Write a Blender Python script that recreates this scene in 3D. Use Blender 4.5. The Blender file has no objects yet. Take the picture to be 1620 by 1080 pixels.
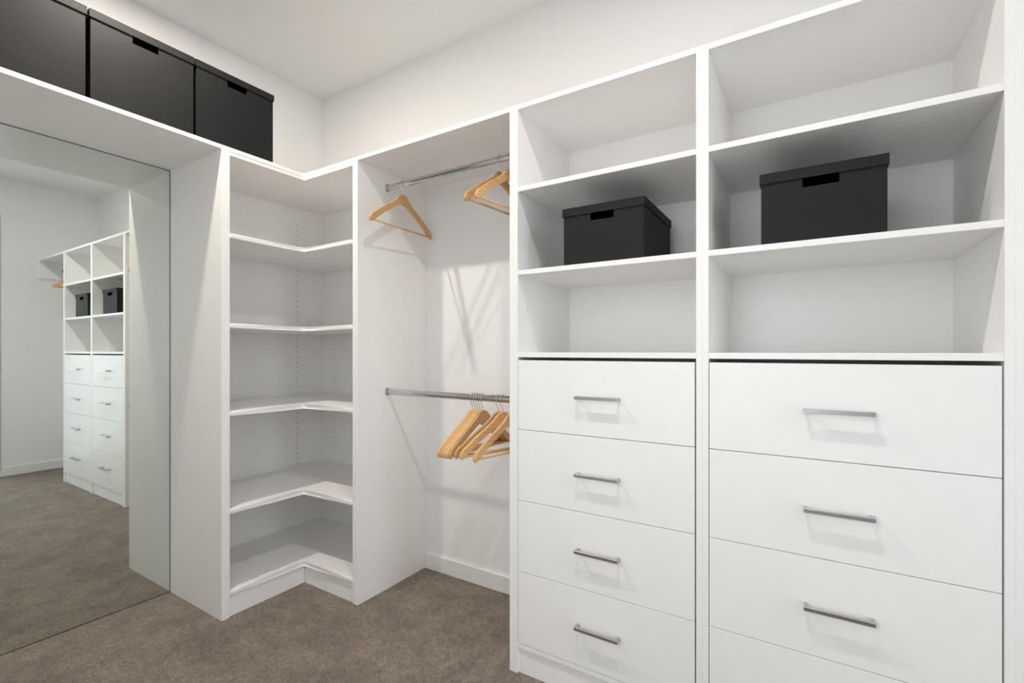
import bpy, bmesh, math, random
from mathutils import Vector, Matrix

random.seed(7)
scene = bpy.context.scene
COL = scene.collection

# ------------------------------------------------------------------ camera
cam_data = bpy.data.cameras.new('camera')
cam = bpy.data.objects.new('camera', cam_data)
COL.objects.link(cam)
cam.location = (2.7409, -2.0245, 1.2254)
cam.rotation_euler = (math.pi / 2, 0, 0.5592)
cam_data.sensor_fit = 'HORIZONTAL'
cam_data.sensor_width = 36.0
cam_data.lens = 750.77 / 1620 * 36.0
cam_data.shift_y = (555.03 - 540) / 1620
cam_data.clip_start = 0.02
scene.camera = cam

# ------------------------------------------------------------------ world / light / exposure
WORLD_STRENGTH = 7.2
WORLD_COLOR = (0.89, 0.93, 1.0)
LAMP_POWER = (23.5, 14.5)
LAMP_COLOR = ((1.0, 0.925, 0.83), (1.0, 0.965, 0.935))
LAMPS = [(0.70, -1.265), (2.35, -1.265)]
EXPOSURE = -0.13

world = bpy.data.worlds.new('overcast_sky')
scene.world = world
world.use_nodes = True
bg = world.node_tree.nodes['Background']
bg.inputs['Color'].default_value = (*WORLD_COLOR, 1)
bg.inputs['Strength'].default_value = WORLD_STRENGTH

# two openings let the daylight in: a window in the wall opposite the mirror and a
# second one behind the camera, made up to give frontal flash-like fill
XR = 3.90          # right wall
YF = -2.42         # wall behind the camera
WY0, WY1, WZ0, WZ1 = -1.35, -0.80, 0.06, 2.50      # window: y range, z range
DX0, DX1, DZ0, DZ1 = 1.90, 2.65, 0.80, 2.10         # added fill window: x range, z range
def portal(name, loc, rot, sx, sy):
    d = bpy.data.lights.new(name, 'AREA')
    d.shape = 'RECTANGLE'; d.size = sx; d.size_y = sy
    d.cycles.is_portal = True
    o = bpy.data.objects.new(name, d)
    COL.objects.link(o)
    o.location = loc; o.rotation_euler = rot
portal('window_portal', (XR + 0.13, (WY0 + WY1) / 2, (WZ0 + WZ1) / 2), (0, math.pi / 2, 0), WZ1 - WZ0, WY1 - WY0)
portal('rear_fill_portal', ((DX0 + DX1) / 2, YF - 0.09, (DZ0 + DZ1) / 2), (math.pi / 2, 0, 0), DX1 - DX0, DZ1 - DZ0)

vs = scene.view_settings
vs.view_transform = 'Standard'
vs.look = 'None'
vs.exposure = EXPOSURE
vs.gamma = 1.0
vs.use_curve_mapping = False
scene.cycles.use_denoising = True
scene.cycles.max_bounces = 11
scene.cycles.diffuse_bounces = 8
scene.cycles.glossy_bounces = 6
scene.cycles.transparent_max_bounces = 8
scene.cycles.caustics_reflective = True
scene.cycles.blur_glossy = 1.0
scene.cycles.caustics_refractive = False
scene.cycles.sample_clamp_indirect = 6.0

# ------------------------------------------------------------------ materials
def new_mat(name):
    m = bpy.data.materials.new(name)
    m.use_nodes = True
    nt = m.node_tree
    return m, nt, nt.nodes['Principled BSDF']

def principled(name, color, rough=0.5, metal=0.0, spec=0.5, noise=0.0, nscale=30.0, bump=0.0, bscale=200.0, stretch=None):
    m, nt, b = new_mat(name)
    b.inputs['Base Color'].default_value = (*color, 1)
    b.inputs['Roughness'].default_value = rough
    b.inputs['Metallic'].default_value = metal
    b.inputs['Specular IOR Level'].default_value = spec
    tc = nt.nodes.new('ShaderNodeTexCoord')
    mp = nt.nodes.new('ShaderNodeMapping')
    nt.links.new(tc.outputs['Object'], mp.inputs['Vector'])
    if stretch:
        mp.inputs['Scale'].default_value = stretch
    if noise:
        n = nt.nodes.new('ShaderNodeTexNoise')
        n.inputs['Scale'].default_value = nscale
        n.inputs['Detail'].default_value = 4
        nt.links.new(mp.outputs['Vector'], n.inputs['Vector'])
        r = nt.nodes.new('ShaderNodeValToRGB')
        r.color_ramp.elements[0].position = 0.3
        r.color_ramp.elements[1].position = 0.7
        r.color_ramp.elements[0].color = (*[c * (1 - noise) for c in color], 1)
        r.color_ramp.elements[1].color = (*[min(1, c * (1 + noise)) for c in color], 1)
        nt.links.new(n.outputs['Fac'], r.inputs['Fac'])
        nt.links.new(r.outputs['Color'], b.inputs['Base Color'])
    if bump:
        n2 = nt.nodes.new('ShaderNodeTexNoise')
        n2.inputs['Scale'].default_value = bscale
        n2.inputs['Detail'].default_value = 3
        nt.links.new(mp.outputs['Vector'], n2.inputs['Vector'])
        bp = nt.nodes.new('ShaderNodeBump')
        bp.inputs['Strength'].default_value = bump
        bp.inputs['Distance'].default_value = 0.002
        nt.links.new(n2.outputs['Fac'], bp.inputs['Height'])
        nt.links.new(bp.outputs['Normal'], b.inputs['Normal'])
    return m

M = {}
M['paint'] = principled('wall_paint', (0.84, 0.838, 0.835), 0.75, spec=0.25, bump=0.05, bscale=260)
M['ceiling'] = principled('ceiling_paint', (0.82, 0.813, 0.805), 0.85, spec=0.2, bump=0.04, bscale=260)
M['trim'] = principled('trim_gloss', (0.82, 0.815, 0.81), 0.35, spec=0.4, noise=0.01)
M['white'] = principled('white_melamine', (0.90, 0.889, 0.878), 0.38, spec=0.42, noise=0.008, nscale=18, bump=0.03, bscale=400)
M['black'] = principled('black_card', (0.005, 0.005, 0.005), 0.64, spec=0.34, noise=0.12, nscale=60, bump=0.05, bscale=500)
M['chrome'] = principled('chrome', (0.62, 0.62, 0.62), 0.12, metal=1.0, noise=0.03, nscale=40)
M['steel'] = principled('brushed_steel', (0.50, 0.50, 0.51), 0.30, metal=1.0, noise=0.05, nscale=60, stretch=(1, 20, 20))
M['hole'] = principled('pin_hole_dark', (0.05, 0.045, 0.04), 0.8, noise=0.1)
M['wframe'] = principled('window_frame_grey', (0.10, 0.10, 0.105), 0.4, noise=0.05)
M['paving'] = principled('paving', (0.55, 0.54, 0.52), 0.9, noise=0.15, nscale=6, bump=0.3, bscale=60)
M['edge'] = principled('mirror_edge', (0.035, 0.04, 0.035), 0.4, noise=0.05)
M['can'] = principled('lamp_ring_white', (0.85, 0.85, 0.84), 0.4, noise=0.01)

def mirror_mat():
    m, nt, b = new_mat('silvered_mirror')
    b.inputs['Base Color'].default_value = (0.80, 0.845, 0.815, 1)
    b.inputs['Metallic'].default_value = 1.0
    b.inputs['Roughness'].default_value = 0.0
    n = nt.nodes.new('ShaderNodeTexNoise'); n.inputs['Scale'].default_value = 2.0
    r = nt.nodes.new('ShaderNodeValToRGB')
    r.color_ramp.elements[0].color = (0.795, 0.84, 0.81, 1)
    r.color_ramp.elements[1].color = (0.805, 0.85, 0.82, 1)
    nt.links.new(n.outputs['Fac'], r.inputs['Fac'])
    nt.links.new(r.outputs['Color'], b.inputs['Base Color'])
    return m
M['mirror'] = mirror_mat()

def carpet_mat():
    m, nt, b = new_mat('carpet_pile')
    b.inputs['Roughness'].default_value = 0.95
    b.inputs['Specular IOR Level'].default_value = 0.1
    b.inputs['Sheen Weight'].default_value = 0.15
    b.inputs['Sheen Roughness'].default_value = 0.6
    tc = nt.nodes.new('ShaderNodeTexCoord')
    fine = nt.nodes.new('ShaderNodeTexNoise'); fine.inputs['Scale'].default_value = 190; fine.inputs['Detail'].default_value = 5
    fine.inputs['Roughness'].default_value = 0.7
    big = nt.nodes.new('ShaderNodeTexNoise'); big.inputs['Scale'].default_value = 7; big.inputs['Detail'].default_value = 4
    nt.links.new(tc.outputs['Object'], fine.inputs['Vector'])
    nt.links.new(tc.outputs['Object'], big.inputs['Vector'])
    mid = nt.nodes.new('ShaderNodeTexNoise'); mid.inputs['Scale'].default_value = 55; mid.inputs['Detail'].default_value = 3
    nt.links.new(tc.outputs['Object'], mid.inputs['Vector'])
    sm_ = nt.nodes.new('ShaderNodeMath'); sm_.operation = 'MULTIPLY_ADD'; sm_.inputs[1].default_value = 0.78
    ml = nt.nodes.new('ShaderNodeMath'); ml.operation = 'MULTIPLY'; ml.inputs[1].default_value = 0.22
    nt.links.new(mid.outputs['Fac'], ml.inputs[0]); nt.links.new(fine.outputs['Fac'], sm_.inputs[0]); nt.links.new(ml.outputs[0], sm_.inputs[2])
    r1 = nt.nodes.new('ShaderNodeValToRGB')
    r1.color_ramp.elements[0].position = 0.36; r1.color_ramp.elements[1].position = 0.64
    r1.color_ramp.elements[0].color = (0.055, 0.044, 0.036, 1)
    r1.color_ramp.elements[1].color = (0.36, 0.292, 0.235, 1)
    nt.links.new(sm_.outputs[0], r1.inputs['Fac'])
    r2 = nt.nodes.new('ShaderNodeValToRGB')
    r2.color_ramp.elements[0].position = 0.35; r2.color_ramp.elements[1].position = 0.65
    r2.color_ramp.elements[0].color = (0.80, 0.80, 0.80, 1)
    r2.color_ramp.elements[1].color = (1.1, 1.1, 1.1, 1)
    nt.links.new(big.outputs['Fac'], r2.inputs['Fac'])
    mx = nt.nodes.new('ShaderNodeMix'); mx.data_type = 'RGBA'; mx.blend_type = 'MULTIPLY'
    mx.inputs[0].default_value = 1.0
    nt.links.new(r1.outputs['Color'], mx.inputs[6]); nt.links.new(r2.outputs['Color'], mx.inputs[7])
    nt.links.new(mx.outputs[2], b.inputs['Base Color'])
    bp = nt.nodes.new('ShaderNodeBump'); bp.inputs['Strength'].default_value = 0.35; bp.inputs['Distance'].default_value = 0.005
    nt.links.new(fine.outputs['Fac'], bp.inputs['Height'])
    nt.links.new(bp.outputs['Normal'], b.inputs['Normal'])
    return m
M['carpet'] = carpet_mat()

def wood_mat():
    m, nt, b = new_mat('varnished_beech')
    b.inputs['Roughness'].default_value = 0.32
    tc = nt.nodes.new('ShaderNodeTexCoord')
    mp = nt.nodes.new('ShaderNodeMapping'); mp.inputs['Scale'].default_value = (60, 6, 60)
    n = nt.nodes.new('ShaderNodeTexNoise'); n.inputs['Scale'].default_value = 3; n.inputs['Detail'].default_value = 6
    nt.links.new(tc.outputs['Object'], mp.inputs['Vector']); nt.links.new(mp.outputs['Vector'], n.inputs['Vector'])
    oi = nt.nodes.new('ShaderNodeObjectInfo')
    r = nt.nodes.new('ShaderNodeValToRGB')
    r.color_ramp.elements[0].position = 0.3; r.color_ramp.elements[1].position = 0.75
    r.color_ramp.elements[0].color = (0.56, 0.315, 0.125, 1)
    r.color_ramp.elements[1].color = (0.74, 0.48, 0.235, 1)
    nt.links.new(n.outputs['Fac'], r.inputs['Fac'])
    hs = nt.nodes.new('ShaderNodeHueSaturation')
    mr = nt.nodes.new('ShaderNodeMapRange'); mr.inputs[3].default_value = 0.85; mr.inputs[4].default_value = 1.2
    nt.links.new(oi.outputs['Random'], mr.inputs[0]); nt.links.new(mr.outputs[0], hs.inputs['Value'])
    nt.links.new(r.outputs['Color'], hs.inputs['Color'])
    nt.links.new(hs.outputs['Color'], b.inputs['Base Color'])
    return m
M['wood'] = wood_mat()

def glass_mat():
    m = bpy.data.materials.new('window_glass'); m.use_nodes = True
    nt = m.node_tree; nt.nodes.clear()
    out = nt.nodes.new('ShaderNodeOutputMaterial')
    t = nt.nodes.new('ShaderNodeBsdfTransparent'); t.inputs['Color'].default_value = (0.95, 0.97, 0.96, 1)
    g = nt.nodes.new('ShaderNodeBsdfGlossy'); g.inputs['Roughness'].default_value = 0.0
    mx = nt.nodes.new('ShaderNodeMixShader'); mx.inputs[0].default_value = 0.06
    nt.links.new(t.outputs[0], mx.inputs[1]); nt.links.new(g.outputs[0], mx.inputs[2]); nt.links.new(mx.outputs[0], out.inputs[0])
    return m
M['glass'] = glass_mat()

def led_mat():
    m, nt, b = new_mat('led_lens')
    b.inputs['Base Color'].default_value = (0.9, 0.9, 0.88, 1)
    b.inputs['Emission Color'].default_value = (*LAMP_COLOR[0], 1)
    b.inputs['Emission Strength'].default_value = 12.0
    n = nt.nodes.new('ShaderNodeTexNoise'); n.inputs['Scale'].default_value = 90
    mr = nt.nodes.new('ShaderNodeMapRange'); mr.inputs[3].default_value = 0.3; mr.inputs[4].default_value = 0.5
    nt.links.new(n.outputs['Fac'], mr.inputs[0]); nt.links.new(mr.outputs[0], b.inputs['Roughness'])
    return m
M['led'] = led_mat()

# ------------------------------------------------------------------ helpers
def empty(name, loc, label=None, cat=None, group=None, rz=0.0):
    o = bpy.data.objects.new(name, None)
    COL.objects.link(o)
    o.location = loc
    o.rotation_euler = (0, 0, rz)
    o.empty_display_size = 0.1
    tag(o, label, cat, group)
    return o

def tag(o, label=None, cat=None, group=None, kind=None):
    if label: o['label'] = label
    if cat: o['category'] = cat
    if group: o['group'] = group
    if kind: o['kind'] = kind
    return o

def link_bm(name, bm, mat, parent=None, smooth=False, loc=None):
    """link a bmesh as one object; its coordinates are world ones, moved into the parent's frame"""
    bmesh.ops.recalc_face_normals(bm, faces=bm.faces[:])
    me = bpy.data.meshes.new(name)
    bm.to_mesh(me); bm.free()
    if smooth:
        for p in me.polygons: p.use_smooth = True
    me.materials.append(M[mat] if isinstance(mat, str) else mat)
    o = bpy.data.objects.new(name, me)
    COL.objects.link(o)
    root = None
    if parent is not None:
        o.parent = parent
        root = Vector((0, 0, 0)); p = parent
        while p is not None:
            root += Vector(p.location); p = p.parent
    # origin at the centre of the base of the piece
    xs = [v.co for v in me.vertices]
    base = Vector(((min(v.x for v in xs) + max(v.x for v in xs)) / 2, (min(v.y for v in xs) + max(v.y for v in xs)) / 2, min(v.z for v in xs)))
    me.transform(Matrix.Translation(-base))
    o.location = base - root if root is not None else base
    return o

def add_box(bm, lo, hi, bevel=0.0):
    r = bmesh.ops.create_cube(bm, size=1.0)
    c = [(a + b) / 2 for a, b in zip(lo, hi)]
    s = [abs(b - a) for a, b in zip(lo, hi)]
    for v in r['verts']:
        v.co = Vector((v.co.x * s[0] + c[0], v.co.y * s[1] + c[1], v.co.z * s[2] + c[2]))
    if bevel:
        es = list({e for v in r['verts'] for e in v.link_edges})
        bmesh.ops.bevel(bm, geom=es, offset=bevel, segments=1, affect='EDGES', profile=0.5)

def box(name, lo, hi, mat, parent=None, bevel=0.0009):
    bm = bmesh.new()
    add_box(bm, lo, hi, bevel)
    return link_bm(name, bm, mat, parent)

def boxes(name, lst, mat, parent=None, bevel=0.0):
    bm = bmesh.new()
    for lo, hi in lst: add_box(bm, lo, hi, bevel)
    return link_bm(name, bm, mat, parent)

def prism(name, pts, z0, z1, mat, parent=None, bevel=0.0, seg=1):
    """pts: outline in xy, counter-clockwise"""
    bm = bmesh.new()
    lo = [bm.verts.new((x, y, z0)) for x, y in pts]
    hi = [bm.verts.new((x, y, z1)) for x, y in pts]
    bm.faces.new(lo[::-1]); bm.faces.new(hi)
    n = len(pts)
    for i in range(n):
        bm.faces.new((lo[i], lo[(i + 1) % n], hi[(i + 1) % n], hi[i]))
    if bevel:
        es = [e for e in bm.edges if abs(e.verts[0].co.z - e.verts[1].co.z) < 1e-6]
        bmesh.ops.bevel(bm, geom=es, offset=bevel, segments=seg, affect='EDGES', profile=0.5)
    return link_bm(name, bm, mat, parent)

def tube(bm, path, radius, n=8, cap=True, flat=None):
    """sweep a circle (or an ellipse flat=(ry,rz) for x-directed tubes) along a path"""
    rings = []
    prev = None
    for i, p in enumerate(path):
        p = Vector(p)
        a = Vector(path[max(i - 1, 0)]); b = Vector(path[min(i + 1, len(path) - 1)])
        t = (b - a).normalized()
        ref = Vector((0, 1, 0)) if abs(t.y) < 0.9 else Vector((1, 0, 0))
        if prev is not None: ref = prev
        u = (ref - t * ref.dot(t)).normalized(); w = t.cross(u); prev = u
        ring = []
        for k in range(n):
            an = 2 * math.pi * k / n
            ru, rw = flat if flat else (radius, radius)
            ring.append(bm.verts.new(p + u * math.cos(an) * ru + w * math.sin(an) * rw))
        rings.append(ring)
    for r0, r1 in zip(rings, rings[1:]):
        for k in range(n):
            bm.faces.new((r0[k], r0[(k + 1) % n], r1[(k + 1) % n], r1[k]))
    if cap:
        bm.faces.new(rings[0][::-1]); bm.faces.new(rings[-1])

def copy_tree(o, parent=None):
    c = o.copy()
    COL.objects.link(c)
    c.parent = parent
    for ch in [x for x in o.children]:
        copy_tree(ch, c)
    return c

# ------------------------------------------------------------------ measurements (metres)
P = 0.01814           # board thickness
W = 0.6441            # clear width of a drawer tower
XD = 1.7652           # left face of the board pair left of the towers
D = 0.4833            # depth of the units on the back wall
XL = 0.4845           # depth of the units on the left wall
YL = -0.8997          # mirror-side face of the corner unit
XC = 0.8997           # hanging-side face of the corner unit
ZT = 2.143            # underside of the top boards
ZTT = ZT + P
ZC = 2.907            # ceiling
XW = -0.020           # left wall
MX = -0.0143          # mirror face

# ------------------------------------------------------------------ the room
def struct(o):
    o['kind'] = 'structure'; return o

struct(tag(box('floor', (XW, YF, -0.10), (XR, 0.0, 0.0), 'carpet', bevel=0), 'grey brown cut pile carpet covering the dressing room floor'))
struct(tag(box('ceiling', (XW - .1, YF - .2, ZC), (XR + .2, 0.1, ZC + 0.1), 'ceiling', bevel=0), 'plain white painted ceiling'))
struct(tag(box('wall_left', (XW - 0.1, YF, -0.1), (XW, 0.0, ZC), 'paint', bevel=0), 'white painted wall behind the mirror'))
struct(tag(box('wall_back', (XW - 0.1, 0.0, -0.1), (XR + 0.2, 0.1, ZC), 'paint', bevel=0), 'white painted wall behind the drawer towers'))
struct(tag(boxes('wall_front', [((XW - 0.1, YF - 0.2, -0.1), (DX0, YF, ZC)), ((DX1, YF - 0.2, -0.1), (XR + 0.2, YF, ZC)),
                            ((DX0, YF - 0.2, DZ1), (DX1, YF, ZC)), ((DX0, YF - 0.2, -0.1), (DX1, YF, DZ0))], 'paint'),
           'white painted wall facing the drawer towers'))
struct(tag(boxes('wall_right', [((XR, YF, -0.1), (XR + 0.2, WY0, ZC)), ((XR, WY1, -0.1), (XR + 0.2, 0.0, ZC)),
                            ((XR, WY0, WZ1), (XR + 0.2, WY1, ZC)), ((XR, WY0, -0.1), (XR + 0.2, WY1, WZ0))], 'paint'),
           'white painted wall with a tall window, seen in the mirror'))
BBH = 0.0886
struct(tag(box('baseboard_back', (XC, -0.014, 0), (XD, 0, BBH), 'trim', bevel=0.003), 'white skirting board at the back of the hanging bay'))
struct(tag(box('baseboard_right', (XR - 0.014, WY1 + 0.06, 0), (XR, -0.0, BBH), 'trim', bevel=0.003), 'white skirting board seen in the mirror'))
XE = XD + 4 * P + 2 * W + 2 * P     # end of the board pair right of the towers
struct(tag(box('baseboard_bay', (XE, -0.014, 0), (XR - 0.014, 0, BBH), 'trim', bevel=0.003), 'white skirting board right of the drawer towers'))
struct(tag(boxes('baseboard_front', [((XL, YF, 0), (XR, YF + 0.014, BBH))], 'trim'), 'white skirting board on the wall facing the towers'))

win = struct(empty('window_1', (XR, (WY0 + WY1) / 2, WZ0), 'tall grey framed window in the wall opposite the mirror'))
fw = 0.055
box('frame', (XR - 0.012, WY1 - 0.01, WZ0), (XR + 0.12, WY1 + fw - 0.01, WZ1 + fw - .01), 'wframe', win)
box('frame', (XR - 0.012, WY0 - fw + 0.01, WZ0), (XR + 0.12, WY0 + 0.01, WZ1 + fw - .01), 'wframe', win)
box('frame', (XR - 0.012, WY0 + 0.01, WZ1 - 0.01), (XR + 0.12, WY1 - 0.01, WZ1 + fw - .01), 'wframe', win)
box('sill', (XR - 0.012, WY0 + 0.01, WZ0), (XR + 0.12, WY1 - 0.01, WZ0 + 0.03), 'wframe', win)
yc = (WY0 + WY1) / 2
box('mullion', (XR + 0.03, yc - 0.025, WZ0 + 0.03), (XR + 0.09, yc + 0.025, WZ1 - 0.01), 'wframe', win)
box('pane', (XR + 0.05, WY0 + 0.01, WZ0 + 0.03), (XR + 0.058, yc - 0.025, WZ1 - 0.01), 'glass', win, bevel=0)
box('pane', (XR + 0.05, yc + 0.025, WZ0 + 0.03), (XR + 0.058, WY1 - 0.01, WZ1 - 0.01), 'glass', win, bevel=0)
fill_win = struct(empty('added_fill_window', ((DX0 + DX1) / 2, YF, DZ0), 'added white framed window for frontal fill, in the wall facing the towers'))  # unseen window, added in place of a flash to light the towers frontally
box('frame', (DX0 - 0.05, YF - 0.16, DZ0 - 0.05), (DX0 + 0.01, YF + 0.012, DZ1 + 0.05), 'trim', fill_win)
box('frame', (DX1 - 0.01, YF - 0.16, DZ0 - 0.05), (DX1 + 0.05, YF + 0.012, DZ1 + 0.05), 'trim', fill_win)
box('frame', (DX0 + 0.01, YF - 0.16, DZ1 - 0.01), (DX1 - 0.01, YF + 0.012, DZ1 + 0.05), 'trim', fill_win)
box('sill', (DX0 + 0.01, YF - 0.16, DZ0 - 0.05), (DX1 - 0.01, YF + 0.03, DZ0 + 0.01), 'trim', fill_win)
box('pane', (DX0 + 0.01, YF - 0.07, DZ0 + 0.01), (DX1 - 0.01, YF - 0.062, DZ1 - 0.01), 'glass', fill_win, bevel=0)
struct(tag(boxes('ground_outside', [((XR + 0.2, -16, -0.2), (XR + 18, 12, -0.1)), ((-14, -16, -0.2), (XR + 0.2, YF - 0.2, -0.1))], 'paving'), 'pale paving outside the window'))

# ------------------------------------------------------------------ mirror and its surround
YM0 = YF + P
mir = empty('wall_mirror', (MX, (YL + YM0) / 2, 0), 'large frameless floor-to-shelf mirror on the wall beside the corner shelving', 'mirror')
e = 0.0035
box('glass', (XW, YM0 + e, e), (MX, YL - e, ZT - e), 'mirror', mir, bevel=0)
boxes('edge_strip', [((XW, YL - e, 0), (MX + 0.0004, YL, ZT)), ((XW, YM0, 0), (MX + 0.0004, YM0 + e, ZT)),
                     ((XW, YM0 + e, ZT - e), (MX + 0.0004, YL - e, ZT)), ((XW, YM0 + e, 0), (MX + 0.0004, YL - e, e))], 'edge', mir)

sur = empty('mirror_surround', (XL / 2, YL, 0), 'white melamine surround with side board and long shelf over the mirror', 'shelf unit')
box('side_panel', (XW, YL, 0), (XL, YL + P, ZT), 'white', sur)
box('side_panel', (XW, YM0 - P, 0), (XL, YM0, ZT), 'white', sur)
box('top_shelf', (XW, YM0 - P, ZT), (XL, YL + P, ZTT), 'white', sur)

# ------------------------------------------------------------------ corner shelving
cor = empty('corner_shelf_unit', (XC / 2, YL / 2, 0), 'white L-shaped corner shelving with six open compartments', 'shelf unit')
yA = YL + 2 * P           # inner face of the board by the mirror
xB = XC - 2 * P           # inner face of the board by the hanging bay
box('side_panel', (XW, YL + P, 0), (XL, yA, ZT), 'white', cor)
box('side_panel', (xB, -D, 0), (XC - P, 0, ZT), 'white', cor)
box('back_panel', (XW, yA, 0.0), (XW + 0.016, 0, ZT), 'white', cor, bevel=0)
box('back_panel', (XW + 0.016, -0.016, 0.0), (xB, 0, ZT), 'white', cor, bevel=0)
bx, by = XW + 0.016, -0.016
ci = 0.0058
XI, YI = XL + ci, -D - ci          # front lines of the shelves

def L_outline(x0, y0, x1, ya, xi, yi, r=0.02):
    # corner at (x0, y0 top), arm down the left wall to ya, arm along the back wall to x1, inner corner (xi, yi)
    pts = [(x0, y0), (x0, ya), (xi, ya)]
    for k in range(5):
        an = math.pi - k * (math.pi / 2) / 4
        pts.append((xi + r + r * math.cos(an), yi - r + r * math.sin(an)))
    pts += [(x1, yi), (x1, y0)]
    return pts

for z in (1.7442, 1.3302, 0.9248, 0.4759, 0.1011):
    prism('shelf', L_outline(bx, by, xB, yA, XI, YI), z, z + 0.023, 'white', cor, bevel=0.006, seg=3)
prism('top_liner', L_outline(bx, by, xB, yA, XL - 0.001, -D + 0.001, 0.003), ZT - P, ZT, 'white', cor, bevel=0.0008)
prism('top_panel', [(XW, 0), (XW, YL + P), (XL, YL + P), (XL, -D), (XC - P, -D), (XC - P, 0)], ZT, ZTT, 'white', cor, bevel=0.0008)
kx = 0.4761
box('kickboard', (kx - 0.016, yA, 0), (kx, -kx, 0.1011), 'white', cor)
box('kickboard', (kx, -kx, 0), (xB, -kx + 0.016, 0.1011), 'white', cor)
def pin_column(axis, pos, z0, z1):
    bm = bmesh.new()
    z = z0
    while z < z1:
        if all(not (s - 0.006 < z < s + 0.03) for s in (1.7442, 1.3302, 0.9248, 0.4759)):
            if axis == 'x': mat = Matrix.Translation((bx + 0.0003, pos, z)) @ Matrix.Rotation(math.pi / 2, 4, 'Y')
            else: mat = Matrix.Translation((pos, by - 0.0003, z)) @ Matrix.Rotation(math.pi / 2, 4, 'X')
            bmesh.ops.create_circle(bm, cap_ends=True, radius=0.0032, segments=10, matrix=mat)
        z += 0.032
    o = link_bm('pin_holes', bm, 'hole', cor)
    o['kind'] = 'stuff'
pin_column('x', -0.199, 0.42, 2.03)
pin_column('y', 0.118, 0.60, 1.40)

# ------------------------------------------------------------------ hanging bays
hang = empty('hanging_bay', ((XC + XD) / 2, -D / 2, 0), 'white open hanging bay between corner shelving and drawer tower', 'wardrobe')
box('side_panel', (XC - P, -D, 0), (XC, 0, ZT), 'white', hang)
box('side_panel', (XD, -D, 0), (XD + P, 0, ZT), 'white', hang)
box('top_shelf', (XC - P, -D, ZT), (XD + P, 0, ZTT), 'white', hang)

hang2 = empty('hanging_bay', ((XE + XR) / 2, -D / 2, 0), 'white hanging bay at the far end, seen only in the mirror', 'wardrobe')
box('side_panel', (XE - P, -D, 0), (XE, 0, ZT), 'white', hang2)
box('top_shelf', (XE - P, -D, ZT), (XR, 0, ZTT), 'white', hang2)
box('wall_cleat', (XR - 0.016, -D, ZT - 0.178), (XR, 0, ZT), 'white', hang2)

RY = -0.294
def rail(label, x0, x1, z):
    r = empty('clothes_rail', ((x0 + x1) / 2, RY, z), label, 'rail', 'clothes rails')
    bm = bmesh.new()
    n = 20
    tube(bm, [(x0 + 0.003, RY, z), (x1 - 0.003, RY, z)], 0, n, True, (0.008, 0.0155))
    link_bm('rod', bm, 'chrome', r, smooth=False)
    for a, b, c in ((x0, x0 + 0.004, x0 + 0.014), (x1 - 0.004, x1, x1 - 0.014)):
        bm = bmesh.new()
        tube(bm, [(a, RY, z), (b, RY, z)], 0, n, True, (0.014, 0.0225))
        lo, hi = min(a, c), max(b, c)
        tube(bm, [(lo, RY, z), (hi, RY, z)], 0, n, True, (0.0105, 0.0185))
        link_bm('bracket', bm, 'chrome', r)
    return r
ZU, ZLO = 2.0626, 1.0165
rail('upper chrome clothes rail under the shelf of the hanging bay', XC + 0.0004, XD - 0.0004, ZU)
rail('lower chrome clothes rail at mid height of the hanging bay', XC + 0.0004, XD - 0.0004, ZLO)
rail('chrome clothes rail of the far bay, seen only in the mirror', XE + 0.0004, XR - 0.0164, ZU)

# ------------------------------------------------------------------ coat hangers
def make_hanger():
    h = empty('coat_hanger', (0, 0, 0), 'wooden coat hanger', 'coat hanger', 'wooden coat hangers')
    up = [(0.0, -0.0555), (0.012, -0.0565), (0.022, -0.061), (0.033, -0.071), (0.048, -0.0865), (0.07, -0.103), (0.10, -0.1225), (0.13, -0.141),
          (0.16, -0.161), (0.183, -0.178), (0.189, -0.1855), (0.194, -0.1845), (0.205, -0.192), (0.216, -0.204), (0.222, -0.216), (0.2215, -0.228)]
    dn = [(0.216, -0.2345), (0.208, -0.2335), (0.19, -0.219), (0.16, -0.195), (0.13, -0.1735), (0.10, -0.154), (0.07, -0.136), (0.048, -0.122),
          (0.03, -0.1105), (0.014, -0.1045), (0.0, -0.1025)]
    half = up + dn
    pts = half + [(-u, v) for u, v in reversed(half[1:-1])]
    bm = bmesh.new()
    t = 0.0062
    A = [bm.verts.new((-t, u, v)) for u, v in pts]
    B = [bm.verts.new((t, u, v)) for u, v in pts]
    n = len(pts)
    fa = bm.faces.new(A); fb = bm.faces.new(B[::-1])
    for i in range(n):
        bm.faces.new((A[i], B[i], B[(i + 1) % n], A[(i + 1) % n]))
    es = [e for e in bm.edges if abs(e.verts[0].co.x - e.verts[1].co.x) < 1e-6]
    bmesh.ops.bevel(bm, geom=es, offset=0.0022, segments=2, affect='EDGES', profile=0.5)
    bmesh.ops.triangulate(bm, faces=[f for f in bm.faces if len(f.verts) > 6])
    link_bm('shoulders', bm, 'wood', h)
    bm = bmesh.new()
    tube(bm, [(0, -0.205, -0.224), (0, 0.205, -0.224)], 0.0048, 8)
    link_bm('trouser_bar', bm, 'wood', h, smooth=True)
    bm = bmesh.new()
    path = [(0, 0, -0.058), (0, 0, -0.047), (0, -0.003, -0.039), (0, -0.011, -0.026), (0, -0.0148, -0.012)] + \
           [(0, -0.0148 * math.cos(math.pi * k / 10), 0.0038 + 0.0148 * math.sin(math.pi * k / 10)) for k in range(0, 12)]
    tube(bm, path, 0.0016, 6)
    link_bm('hook', bm, 'chrome', h, smooth=True)
    return h

first_hanger = [make_hanger()]
def hanger(x, z, deg, label, group):
    if first_hanger:
        h = first_hanger.pop()
        hanger.proto = h
    else:
        h = copy_tree(hanger.proto)
    h.location = (x, RY, z)
    h.rotation_euler = (0, 0, math.radians(-deg))
    h['label'] = label; h['group'] = group
    return h

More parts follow.
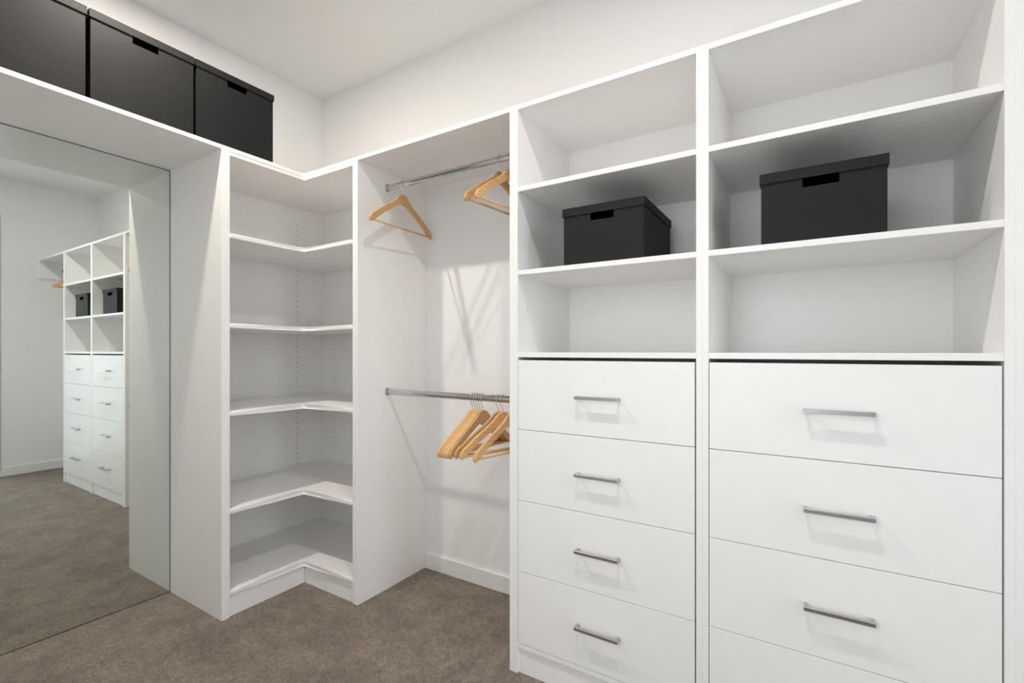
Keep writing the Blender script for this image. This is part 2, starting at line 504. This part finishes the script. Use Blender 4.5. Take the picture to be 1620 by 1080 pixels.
gU, gL, gR = 'hangers on the upper rail', 'hangers on the lower rail', 'hangers in the far bay'
hanger(1.0116, ZU, -2.5, 'wooden hanger alone on the upper rail, beside the corner shelving', gU)
hanger(1.594, ZU, 5.5, 'wooden hanger on the upper rail, fully shown one of the pair by the tower', gU)
hanger(1.648, ZU, 5.5, 'wooden hanger on the upper rail, half hidden by the drawer tower', gU)
low = [(1.447, 3.6, 'first wooden hanger of the tight bunch on the lower rail, outermost from tower'),
       (1.461, 3.2, 'second wooden hanger of the tight bunch on the lower rail'),
       (1.475, 3.0, 'middle wooden hanger of the tight bunch of five on the lower rail'),
       (1.489, 2.8, 'fourth wooden hanger of the tight bunch on the lower rail'),
       (1.504, 3.0, 'last wooden hanger of the tight bunch on the lower rail, full neck shown'),
       (1.588, 21.0, 'slanted wooden hanger on the lower rail next to the tight bunch'),
       (1.611, 18.6, 'middle one of three slanted wooden hangers by the tower on lower rail'),
       (1.658, 11.0, 'wooden hanger on the lower rail closest to the tower, hook hidden')]
for x, a, l in low: hanger(x, ZLO, a, l, gL)
for x, l in ((3.27, 'wooden hanger seen only in the mirror, the one right beside the tower'),
             (3.31, 'middle one of the wooden hangers seen only in the mirror'),
             (3.36, 'wooden hanger seen only in the mirror, the one away from the tower')):
    hanger(x, ZU, 4.0, l, gR)

# ------------------------------------------------------------------ drawer towers
S1, S2, S3 = 1.8311, 1.5139, 1.2017
DR = [1.1905, 0.9284, 0.6595, 0.3895, 0.1173]
def make_tower(x0):
    t = empty('drawer_tower', (x0 + P + W / 2, -D, 0), 'white tower of three open compartments over four drawers', 'wardrobe', 'drawer towers')
    xa, xb = x0 + P, x0 + P + W
    box('side_panel', (x0, -D, 0), (xa, 0, ZT), 'white', t)
    box('side_panel', (xb, -D, 0), (xb + P, 0, ZT), 'white', t)
    box('top_panel', (x0, -D, ZT), (xb + P, 0, ZTT), 'white', t)
    box('back_panel', (xa, -0.018, 0.02), (xb, -0.002, ZT), 'white', t, bevel=0)
    for z in (S1, S2, S3):
        box('shelf', (xa, -D + 0.001, z), (xb, -0.018, z + P), 'white', t)
    box('bottom_panel', (xa, -D + 0.001, 0.0985), (xb, -0.018, 0.1155), 'white', t)
    box('kickboard', (xa, -D + 0.010, 0), (xb, -D + 0.026, 0.0985), 'white', t)
    for k in range(4):
        z1 = DR[k] - (0.0 if k == 0 else 0.0011); z0 = DR[k + 1] + 0.0011
        bm = bmesh.new()
        fa, fb = xa + 0.0022, xb - 0.0040
        add_box(bm, (fa, -D, z0), (fb, -D + 0.016, z1), 0.0007)
        for lo, hi in (((fa + 0.012, -D + 0.016, z0 + 0.02), (fa + 0.024, -0.05, z1 - 0.05)),
                       ((fb - 0.024, -D + 0.016, z0 + 0.02), (fb - 0.012, -0.05, z1 - 0.05)),
                       ((fa + 0.024, -0.062, z0 + 0.02), (fb - 0.024, -0.05, z1 - 0.05)),
                       ((fa + 0.024, -D + 0.016, z0 + 0.02), (fb - 0.024, -0.062, z0 + 0.03))):
            add_box(bm, lo, hi)
        dr = link_bm('drawer', bm, 'white', t)
        xm = (xa + xb) / 2 + 0.003
        zc = (1.063, 0.7935, 0.5275, 0.2615)[k]
        bm = bmesh.new()
        hw = 0.0785
        add_box(bm, (xm - hw, -D - 0.032, zc - 0.0055), (xm + hw, -D - 0.023, zc + 0.0055), 0.0008)
        for s in (-1, 1):
            x_ = xm + s * (hw - 0.0048)
            add_box(bm, (x_ - 0.0048, -D - 0.0235, zc - 0.005), (x_ + 0.0048, -D, zc + 0.005), 0.0006)
        link_bm('handle', bm, 'steel', dr)
    return t
tw1 = make_tower(XD + P)
tw2 = copy_tree(tw1)
tw2.location.x += W + 2 * P
tw1['label'] = 'white drawer tower next to the hanging bay, the one farther from the picture edge'
tw2['label'] = 'white drawer tower at the right-hand edge of the picture'

# ------------------------------------------------------------------ black lidded boxes
def make_box(name, w, dep, h, lid_h, nw, nh, cat='box'):
    """front faces -y, origin at the centre of the base"""
    t = 0.003
    r = empty(name, (0, 0, 0), None, cat)
    bw, bd = w / 2 - 0.004, dep / 2 - 0.004
    zt = h - 0.004
    bm = bmesh.new()
    add_box(bm, (-bw, -bd, 0), (bw, bd, t))
    add_box(bm, (-bw, bd - t, t), (bw, bd, zt))
    for s in (-1, 1):
        add_box(bm, (s * bw - (t if s > 0 else 0), -bd + t, t), (s * bw + (t if s < 0 else 0), bd - t, zt))
    zn = h - lid_h - nh
    add_box(bm, (-bw, -bd, t), (-nw / 2, -bd + t, zt))
    add_box(bm, (nw / 2, -bd, t), (bw, -bd + t, zt))
    add_box(bm, (-nw / 2, -bd, t), (nw / 2, -bd + t, zn))
    link_bm('body', bm, 'black', r)
    bm = bmesh.new()
    W2, D2 = w / 2, dep / 2
    add_box(bm, (-W2, -D2, h - 0.003), (W2, D2, h), 0.0008)
    add_box(bm, (-W2, -D2, h - lid_h), (W2, -D2 + 0.0025, h - 0.003))
    add_box(bm, (-W2, D2 - 0.0025, h - lid_h), (W2, D2, h - 0.003))
    add_box(bm, (-W2, -D2 + 0.0025, h - lid_h), (-W2 + 0.0025, D2 - 0.0025, h - 0.003))
    add_box(bm, (W2 - 0.0025, -D2 + 0.0025, h - lid_h), (W2, D2 - 0.0025, h - 0.003))
    link_bm('lid', bm, 'black', r)
    return r

sm = make_box('storage_box', 0.2995, 0.362, 0.2065, 0.029, 0.086, 0.0255)
sm.location = (2.131, -0.466 + 0.181, S2 + P + 0.0004)
tag(sm, 'small black lidded box on the tower shelf next to the hanging bay', 'box', 'boxes in the towers')
sm2 = copy_tree(sm)
sm2.location = (2.768, -0.466 + 0.181, S2 + P + 0.0004)
tag(sm2, 'black lidded box on the tower shelf at the right-hand side of the picture', 'box', 'boxes in the towers')

bgx = make_box('storage_box', 0.356, 0.37, 0.337, 0.030, 0.088, 0.028)
bgx.rotation_euler = (0, 0, math.pi / 2)
XB = XL - 0.004 - 0.185
bgx.location = (XB, -0.826, ZTT)
tag(bgx, 'large black lidded box over the corner shelving, nearest the room corner', 'box', 'boxes over the mirror')
for yy, l in ((-1.1865, 'large black lidded box in the middle of the row over the mirror'),
              (-1.549, 'large black lidded box cut off by the edge of the picture, over the mirror')):
    c = copy_tree(bgx); c.location = (XB, yy, ZTT); c['label'] = l

# ------------------------------------------------------------------ ceiling downlights
def downlight(x, y, power, color, label):
    t = empty('ceiling_downlight', (x, y, ZC), label, 'light', 'ceiling downlights')
    bm = bmesh.new()
    n = 32
    prof = [(0.055, 0.0), (0.055, -0.003), (0.052, -0.005), (0.042, -0.005), (0.040, -0.003), (0.040, 0.0)]
    rings = [[bm.verts.new((x + r * math.cos(2 * math.pi * k / n), y + r * math.sin(2 * math.pi * k / n), ZC + z)) for k in range(n)] for r, z in prof]
    for a, b in zip(rings, rings[1:]):
        for k in range(n): bm.faces.new((a[k], a[(k + 1) % n], b[(k + 1) % n], b[k]))
    link_bm('trim_ring', bm, 'can', t)
    bm = bmesh.new()
    bmesh.ops.create_circle(bm, cap_ends=True, radius=0.040, segments=n, matrix=Matrix.Translation((x, y, ZC - 0.002)))
    link_bm('lens', bm, 'led', t)
    ld = bpy.data.lights.new('downlight_beam', 'AREA')
    ld.shape = 'DISK'; ld.size = 0.07
    ld.energy = power; ld.color = color
    lo = bpy.data.objects.new('downlight_beam', ld)
    COL.objects.link(lo)
    lo.parent = t
    lo.location = (0, 0, -0.007)
downlight(*LAMPS[0], LAMP_POWER[0], LAMP_COLOR[0], 'round white ceiling downlight in front of the mirror boxes')
downlight(*LAMPS[1], LAMP_POWER[1], LAMP_COLOR[1], 'round white ceiling downlight in front of the drawer towers')
